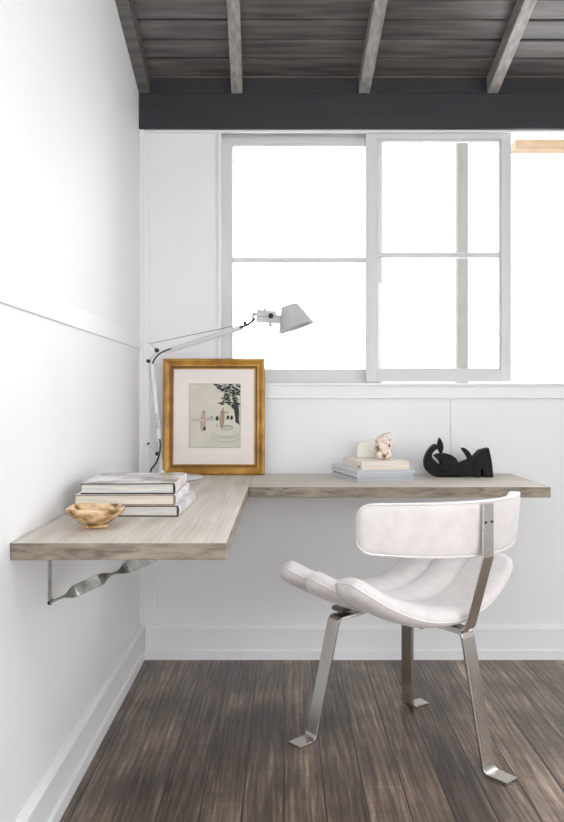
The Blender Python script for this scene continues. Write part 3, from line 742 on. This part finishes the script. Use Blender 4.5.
lathe(bm, [(0, 0), (rt*0.9, 0), (rt, 0.002), (rt+0.0006, 0.004), (rb, Ls-0.002), (rb+0.0012, Ls), (rb-0.0016, Ls), (rt-0.002, 0.006), (0, 0.005)], top, 48, axis=axn)
link('lamp_shade', bm, M['lampgrey'], lamp)
bm = bmesh.new(); lathe(bm, [(0, 0.006), (0.012, 0.006), (0.012, 0.026), (0.017, 0.036), (0.019, 0.048), (0.015, 0.060), (0, 0.066)], top, 24, axis=axn); link('bulb', bm, M['string'], lamp)
bm = bmesh.new(); tube(bm, [lp(282.3, 331.5), lp(284.5, 340), lp(287, 349)], 0.0011, 6); link('pull_cord', bm, M['string'], lamp)
# tiny lettering running down the lower arm
cu = bpy.data.curves.new('lettering', 'FONT'); cu.body = 'artemide'; cu.size = 0.017; cu.extrude = 0.0002; cu.align_x = 'LEFT'
to = bpy.data.objects.new('lettering', cu); COL.objects.link(to)
bpy.context.view_layer.update()
me = bpy.data.meshes.new_from_object(to.evaluated_get(bpy.context.evaluated_depsgraph_get())); bpy.data.objects.remove(to)
lt = bpy.data.objects.new('lettering', me); COL.objects.link(lt); me.materials.clear(); me.materials.append(M['steel'])
lt.parent = la
p0 = lp(155.1, 413.0, -0.0101); axl = (lp(158.6, 440)-lp(151.3, 362)).normalized()
X_ = axl; Y_ = Vector((0, -1, 0)).cross(X_).normalized(); Z_ = X_.cross(Y_)
lt.matrix_local = Matrix.Translation(p0) @ Matrix((X_, Y_, Z_)).transposed().to_4x4()

# ------------------------------------------------------------------ chair
CA = math.radians(36); CO = Vector((0.396, 2.321, 0))
ch = empty('lounge_chair', CO, CA); tag(ch, 'low three-legged chair with ivory velvet cushions and chrome legs at the desk', 'chair')
def superring(c, ax_w, ax_h, hw, ht, n=28, e=2.6, hb=None):
    out = []
    for k in range(n):
        a = 2*PI*k/n; ca, sa = math.cos(a), math.sin(a)
        x = math.copysign(abs(ca)**(2/e), ca)*hw; h_ = ht if sa > 0 else (hb or ht)
        y = math.copysign(abs(sa)**(2/e), sa)*h_
        out.append(c+ax_w*x+ax_h*y)
    return out
def loft(bm, rings, cap=True):
    R = [[bm.verts.new(p) for p in r] for r in rings]; n = len(R[0])
    for a, b in zip(R, R[1:]):
        for k in range(n):
            bm.faces.new((a[k], a[(k+1) % n], b[(k+1) % n], b[k])).smooth = True
    if cap:
        for r in (R[0], R[-1]):
            f = bm.faces.new(r); f.smooth = True
SWW = 0.314
def seat_lobe(v0, vt, hw0, hwt, zc, zt, name='seat_cushion'):
    bm = bmesh.new(); N = 72; rings = []; weltA = []; weltB = []
    for i in range(N+1):
        s = math.sin((i/N-0.5)*PI)          # denser near the ends
        u = s*SWW; q2 = s*s
        v = v0+(vt-v0)*q2; z = zc+(zt-zc)*(abs(s)**2.1)
        ts = Vector((SWW, 2*(vt-v0)*s, 2.1*(zt-zc)*abs(s)**1.1*(1 if s > 0 else -1))).normalized()
        axw = (Vector((0, 1, 0))-ts*ts.y).normalized(); axh = ts.cross(axw)
        if axh.z < 0: axh = -axh
        end = (1-abs(s)**9)**0.5 if abs(s) < 1 else 0
        x2 = max(0, abs(u)-(SWW-0.022)); endc = (0.003+math.sqrt(max(0, 0.022**2-x2*x2)))/0.025
        hw = (hw0+(hwt-hw0)*q2); r_ = 0.05; x_ = max(0, abs(u)-(SWW-r_)); hw -= (r_-math.sqrt(max(0, r_*r_-x_*x_)))*0.9
        c = Vector((u-0.014, v, z))
        rings.append(superring(c, axw, axh, hw, 0.031*endc, e=2.15, hb=0.034*endc))
        weltA.append(c+axw*(hw*1.0)+axh*(-0.006*endc)); weltB.append(c-axw*(hw*1.0)+axh*(-0.006*endc))
    loft(bm, rings)
    o = link(name, bm, M['velvet'], ch, True)
    bm = bmesh.new(); path = weltA+weltB[::-1]; tube(bm, path, 0.0026, 8, closed=True); link('piping', bm, M['piping'], o, True)
    return o
seat_lobe(0.165, 0.225, 0.075, 0.055, 0.440, 0.545)
seat_lobe(0.030, 0.100, 0.075, 0.060, 0.435, 0.535)
seat_lobe(-0.110, -0.060, 0.082, 0.080, 0.432, 0.550)
# backrest
def backrest():
    bm = bmesh.new(); N = 72; rings = []; w = 0.330; weltF = []; weltB = []
    for i in range(N+1):
        s = math.sin((i/N-0.5)*PI); u = s*w
        v = -0.241+0.155*(abs(s)**2.0)
        t = Vector((w, 0.31*s, 0)).normalized(); n = Vector((-t.y, t.x, 0))     # n points forward
        zlo = 0.616+0.012*s*s; zhi = 0.772-0.006*s*s; cz = (zlo+zhi)/2; hh = (zhi-zlo)/2
        def rnd_(r): x = max(0, abs(u)-(w-r)); return r-math.sqrt(max(0, r*r-x*x))
        hh -= rnd_(0.034); th = 0.021-rnd_(0.016)
        c = Vector((u+0.024, v, cz-0.006*s))
        axh = (Vector((0, 0, 1))-n*0.10).normalized()
        rings.append(superring(c, axh, n, hh, th, n=36, e=5.0))
        weltB.append((c+axh*hh*0.97-n*th*0.78, c-axh*hh*0.97-n*th*0.78))
    loft(bm, rings)
    o = link('backrest', bm, M['velvet'], ch, True)
    bm = bmesh.new(); tube(bm, [a for a, b in weltB]+[b for a, b in weltB][::-1], 0.0026, 8, closed=True); link('piping', bm, M['piping'], o, True)
backrest()
# chrome frame
LW, LT = 0.051, 0.0095
def leg(path, wdir, rad=0.022):
    bm = bmesh.new(); strap(bm, fillet(path, rad), wdir, LW, LT); return link('leg', bm, M['chrome'], ch)
zf = LT/2
for sx, ft in ((-1, -0.235), (1, 0.183)):
    leg([(ft+sx*0.074, 0.198, zf+0.001), (ft, 0.208, zf), (sx*0.160, 0.185, 0.372), (sx*0.02, 0.15, 0.392)], (0, 1, 0), 0.024)
leg([(0.047, -0.328, zf+0.001), (0.042, -0.252, zf), (0.014, -0.195, 0.392), (0.005, 0.04, 0.385)], (1, 0, 0), 0.020)
bm = bmesh.new(); strap(bm, fillet([(0.010, -0.06, 0.3935), (0.010, -0.207, 0.3995), (0.010, -0.2735, 0.615), (0.010, -0.2735, 0.766)], 0.025), (1, 0, 0), 0.044, 0.007)
bp_ = link('back_post', bm, M['chrome'], ch)
bm = bmesh.new()
for dx in (-0.013, 0.013): cyl(bm, (0.010+dx, -0.275, 0.715), (0.010+dx, -0.2785, 0.715), 0.0036, n=16)
link('screws', bm, M['blackplastic'], bp_)
bm = bmesh.new(); box(bm, (-0.07, -0.10, 0.388), (0.07, 0.17, 0.402), 0.003); link('mounting_plate', bm, M['steel'], ch)
for sx in (-1, 1):
    bm = bmesh.new(); box(bm, (sx*0.128-0.022, 0.165, 0.388), (sx*0.128+0.022, 0.212, 0.402), 0.003); link('spacer_block', bm, M['steel'], ch)

# ------------------------------------------------------------------ light, sky, camera
wld = bpy.data.worlds.new('overcast'); S.world = wld; wld.use_nodes = True
bg = wld.node_tree.nodes['Background']; bg.inputs[0].default_value = (0.97, 0.985, 1.0, 1); bg.inputs[1].default_value = 6.0

cam = bpy.data.cameras.new('camera'); co = bpy.data.objects.new('camera', cam); COL.objects.link(co)
co.location = (0, 0, H); co.rotation_euler = (PI/2, 0, 0)
cam.sensor_fit = 'AUTO'; cam.sensor_width = 36; cam.lens = F/822*36
cam.shift_x = -2/822; cam.shift_y = -14/822; cam.clip_start = 0.05
S.camera = co
vs = S.view_settings; vs.view_transform = 'Standard'; vs.look = 'None'; vs.gamma = 1; vs.exposure = -0.12
try: vs.use_curve_mapping = False
except Exception: pass
S.cycles.max_bounces = 10; S.cycles.diffuse_bounces = 6
